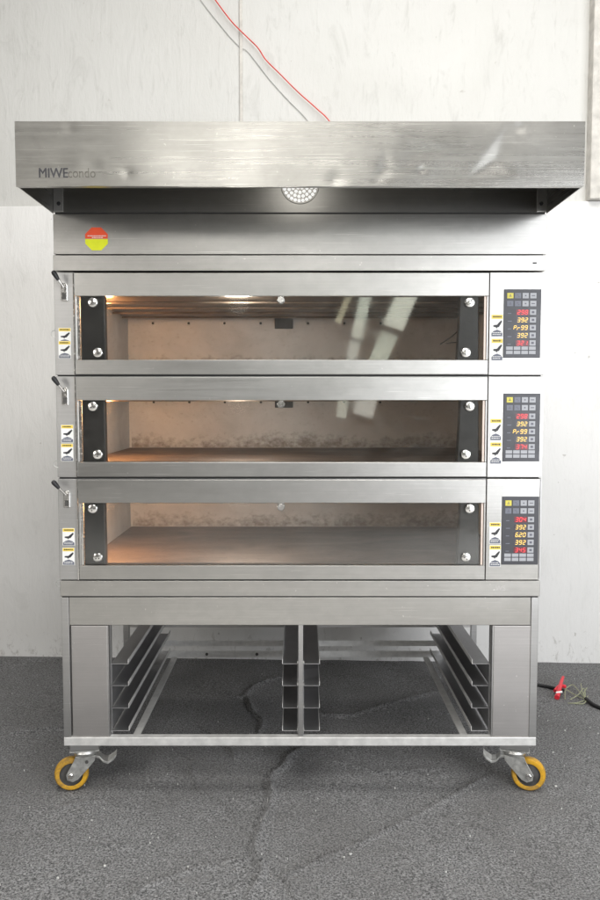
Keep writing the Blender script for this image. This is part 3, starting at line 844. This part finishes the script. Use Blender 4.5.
ends = [((565,692,.02),(572,690,.04),(577,694,.04),(586,702,.016)), ((568,704,.006),(577,704,.008),(586,702,.016)), ((581,690,.05),(582,695,.035),(586,702,.016)),
        ((587,693,.04),(584,697,.03),(586,702,.016)), ((565,700,.006),(566,694,.03),(574,697,.02),(586,702,.016)), ((588,700,.03),(584,705,.012),(574,704,.004)), ((570,701,.01),(578,699,.03),(584,693,.035),(586,702,.016))]
ends = [tuple((a_, b_, c_*.65) for a_, b_, c_ in e) for e in ends]
for k, e in enumerate(ends):
    bm = bmesh.new(); tube(bm, [gp(*p) for p in e], .0023, 7, 7); link('wire_end', bm, M['strand'], pc, smooth=True)

# pale litter on the carpet
bm = bmesh.new()
def fleck(px, py, s):
    s *= .7; x, y = ground(px, py); h = floor_h(x, y)+.004; a = random.uniform(0, 3.1)
    n = random.choice((3, 4, 5)); P = []
    for i in range(n):
        b = a+i*6.283/n; rr = s*random.uniform(.5, 1.2); P.append((x+rr*math.cos(b), y+.7*rr*math.sin(b)))
    t = [bm.verts.new((p[0], p[1], h+.0035+random.uniform(0,.003))) for p in P]; u = [bm.verts.new((p[0], p[1], h)) for p in P]
    bm.faces.new(t); bm.faces.new(u[::-1])
    for i in range(n): bm.faces.new([t[i], u[i], u[(i+1)%n], t[(i+1)%n]])
for px, py, s in ((553,754,.008),(571,750,.006),(565,732,.006),(590,729,.006),(548,722,.005),(598,735,.005),(105,868,.007),(92,822,.005),(350,856,.009),(344,859,.007),(188,868,.006),(428,720,.005),
                  (556,788,.006),(470,838,.005),(24,772,.004),(520,820,.004),(395,790,.004),(150,845,.004),(58,880,.005),(446,874,.005),(318,800,.003)):
    fleck(px, py, s)
for _ in range(70): fleck(random.uniform(0,600), random.uniform(735,899) if random.random() < .8 else random.uniform(670,735), random.uniform(.0012,.003))
tag(link('litter', bm, M['fleck']), 'tiny pale flecks of litter scattered over the dark carpet', 'litter', kind='stuff')

# ------------------------------------------------------------------ light
def area(name, loc, target, sx, sy, power, col):
    l = bpy.data.lights.new(name, 'AREA'); l.shape = 'RECTANGLE'; l.size = sx; l.size_y = sy; l.energy = power; l.color = col
    o = bpy.data.objects.new(name, l); COL.objects.link(o); o.location = loc
    o.rotation_euler = (Vector(target)-Vector(loc)).to_track_quat('-Z', 'Y').to_euler(); return o
area('daylight_door', (3.62, -5.0, 1.75), (1.6, .3, 1.2), 3.0, 2.8, 222, (.93,.96,1.0))
area('roof_light', (.3, -1.1, 4.4), (0, -.6, 0), 3.2, 1.4, 150, (1,.98,.94))
area('rear_fill_light', (.8, -4.0, 4.4), (.6, -4.4, 0), 3.4, 1.4, 110, (1,.98,.95))  # unseen light added to brighten the floor mirrored in the apron
area('high_window', (-.45, -5.2, 3.9), (-.1, 0, 1.9), .40, 2.2, 38, (1,.98,.93))
area('far_left_light', (-4.2, -4.5, 2.3), (-.5, .5, 1.2), 1.6, 1.6, 60, (1,.96,.90))  # unseen area light, dim and warm, from the left
def slit(x0, x1, w, z0, z1, p, col):      # narrow daylight gaps in the room's front, mirrored in the door glass
    l = bpy.data.lights.new('window_gap', 'AREA'); l.shape = 'RECTANGLE'; l.size = w; l.size_y = z1-z0; l.energy = p; l.color = col
    o = bpy.data.objects.new('window_gap', l); COL.objects.link(o); o.location = ((x0+x1)/2, -5.0, (z0+z1)/2)
    o.rotation_euler = (R(90), 0, 0); o.rotation_euler = (Matrix.Rotation(-math.atan2(x1-x0, z1-z0), 3, 'Y').inverted() @ Matrix.Rotation(R(90), 3, 'X')).to_euler()
slit(.56, .72, .11, 2.02, 2.75, .75, (.93,1,.84)); slit(.47, .55, .11, 1.62, 2.0, .30, (.85,.9,.8)); slit(.40, .46, .10, 1.24, 1.60, .22, (.95,1,.84))
slit(.90, 1.16, .20, 2.10, 2.75, 1.5, (.97,1,.84)); slit(.72, .89, .17, 1.66, 2.08, .55, (.92,1,.82)); slit(.62, .71, .20, 1.26, 1.60, .50, (1,1,.90))
slit(.36, .62, .06, 2.15, 2.75, .22, (1,.95,.65))
w = bpy.data.worlds.new('World'); scene.world = w; w.use_nodes = True
nt = w.node_tree; bg = nt.nodes['Background']; bg.inputs[1].default_value = .27
tc = nt.nodes.new('ShaderNodeTexCoord'); sp = nt.nodes.new('ShaderNodeSeparateXYZ'); rp = nt.nodes.new('ShaderNodeValToRGB')
mr = nt.nodes.new('ShaderNodeMapRange'); mr.inputs[1].default_value = -.5; mr.inputs[2].default_value = .9
nt.links.new(tc.outputs['Generated'], sp.inputs[0]); nt.links.new(sp.outputs[2], mr.inputs[0]); nt.links.new(mr.outputs[0], rp.inputs[0])
el = rp.color_ramp.elements; el[0].position = 0; el[0].color = (.30,.28,.26,1); el[1].position = 1; el[1].color = (.85,.85,.84,1)
e = el.new(.36); e.color = (.50,.47,.42,1); e = el.new(.55); e.color = (.62,.60,.56,1)
mx = nt.nodes.new('ShaderNodeMix'); mx.data_type = 'RGBA'; mx.blend_type = 'MULTIPLY'; mx.inputs[0].default_value = 1
m2 = nt.nodes.new('ShaderNodeMapRange'); m2.inputs[1].default_value = -.6; m2.inputs[2].default_value = .5; m2.inputs[3].default_value = .62; m2.inputs[4].default_value = 1.25
nt.links.new(sp.outputs[0], m2.inputs[0]); nt.links.new(rp.outputs[0], mx.inputs[6]); nt.links.new(m2.outputs[0], mx.inputs[7])
nt.links.new(mx.outputs[2], bg.inputs[0])      # the room is brighter towards its open right side

# ------------------------------------------------------------------ camera
cd = bpy.data.cameras.new('camera'); cam = bpy.data.objects.new('camera', cd); COL.objects.link(cam)
cam.location = (0, CY, CZ); cam.rotation_euler = (R(90)-TH, 0, 0)
cd.sensor_fit = 'VERTICAL'; cd.sensor_height = 36; cd.lens = 36*F/900.0; cd.clip_end = 100; cd.clip_start = .05
scene.camera = cam
scene.view_settings.view_transform = 'Standard'; scene.view_settings.look = 'None'
scene.view_settings.exposure = 0.07; scene.view_settings.gamma = 1
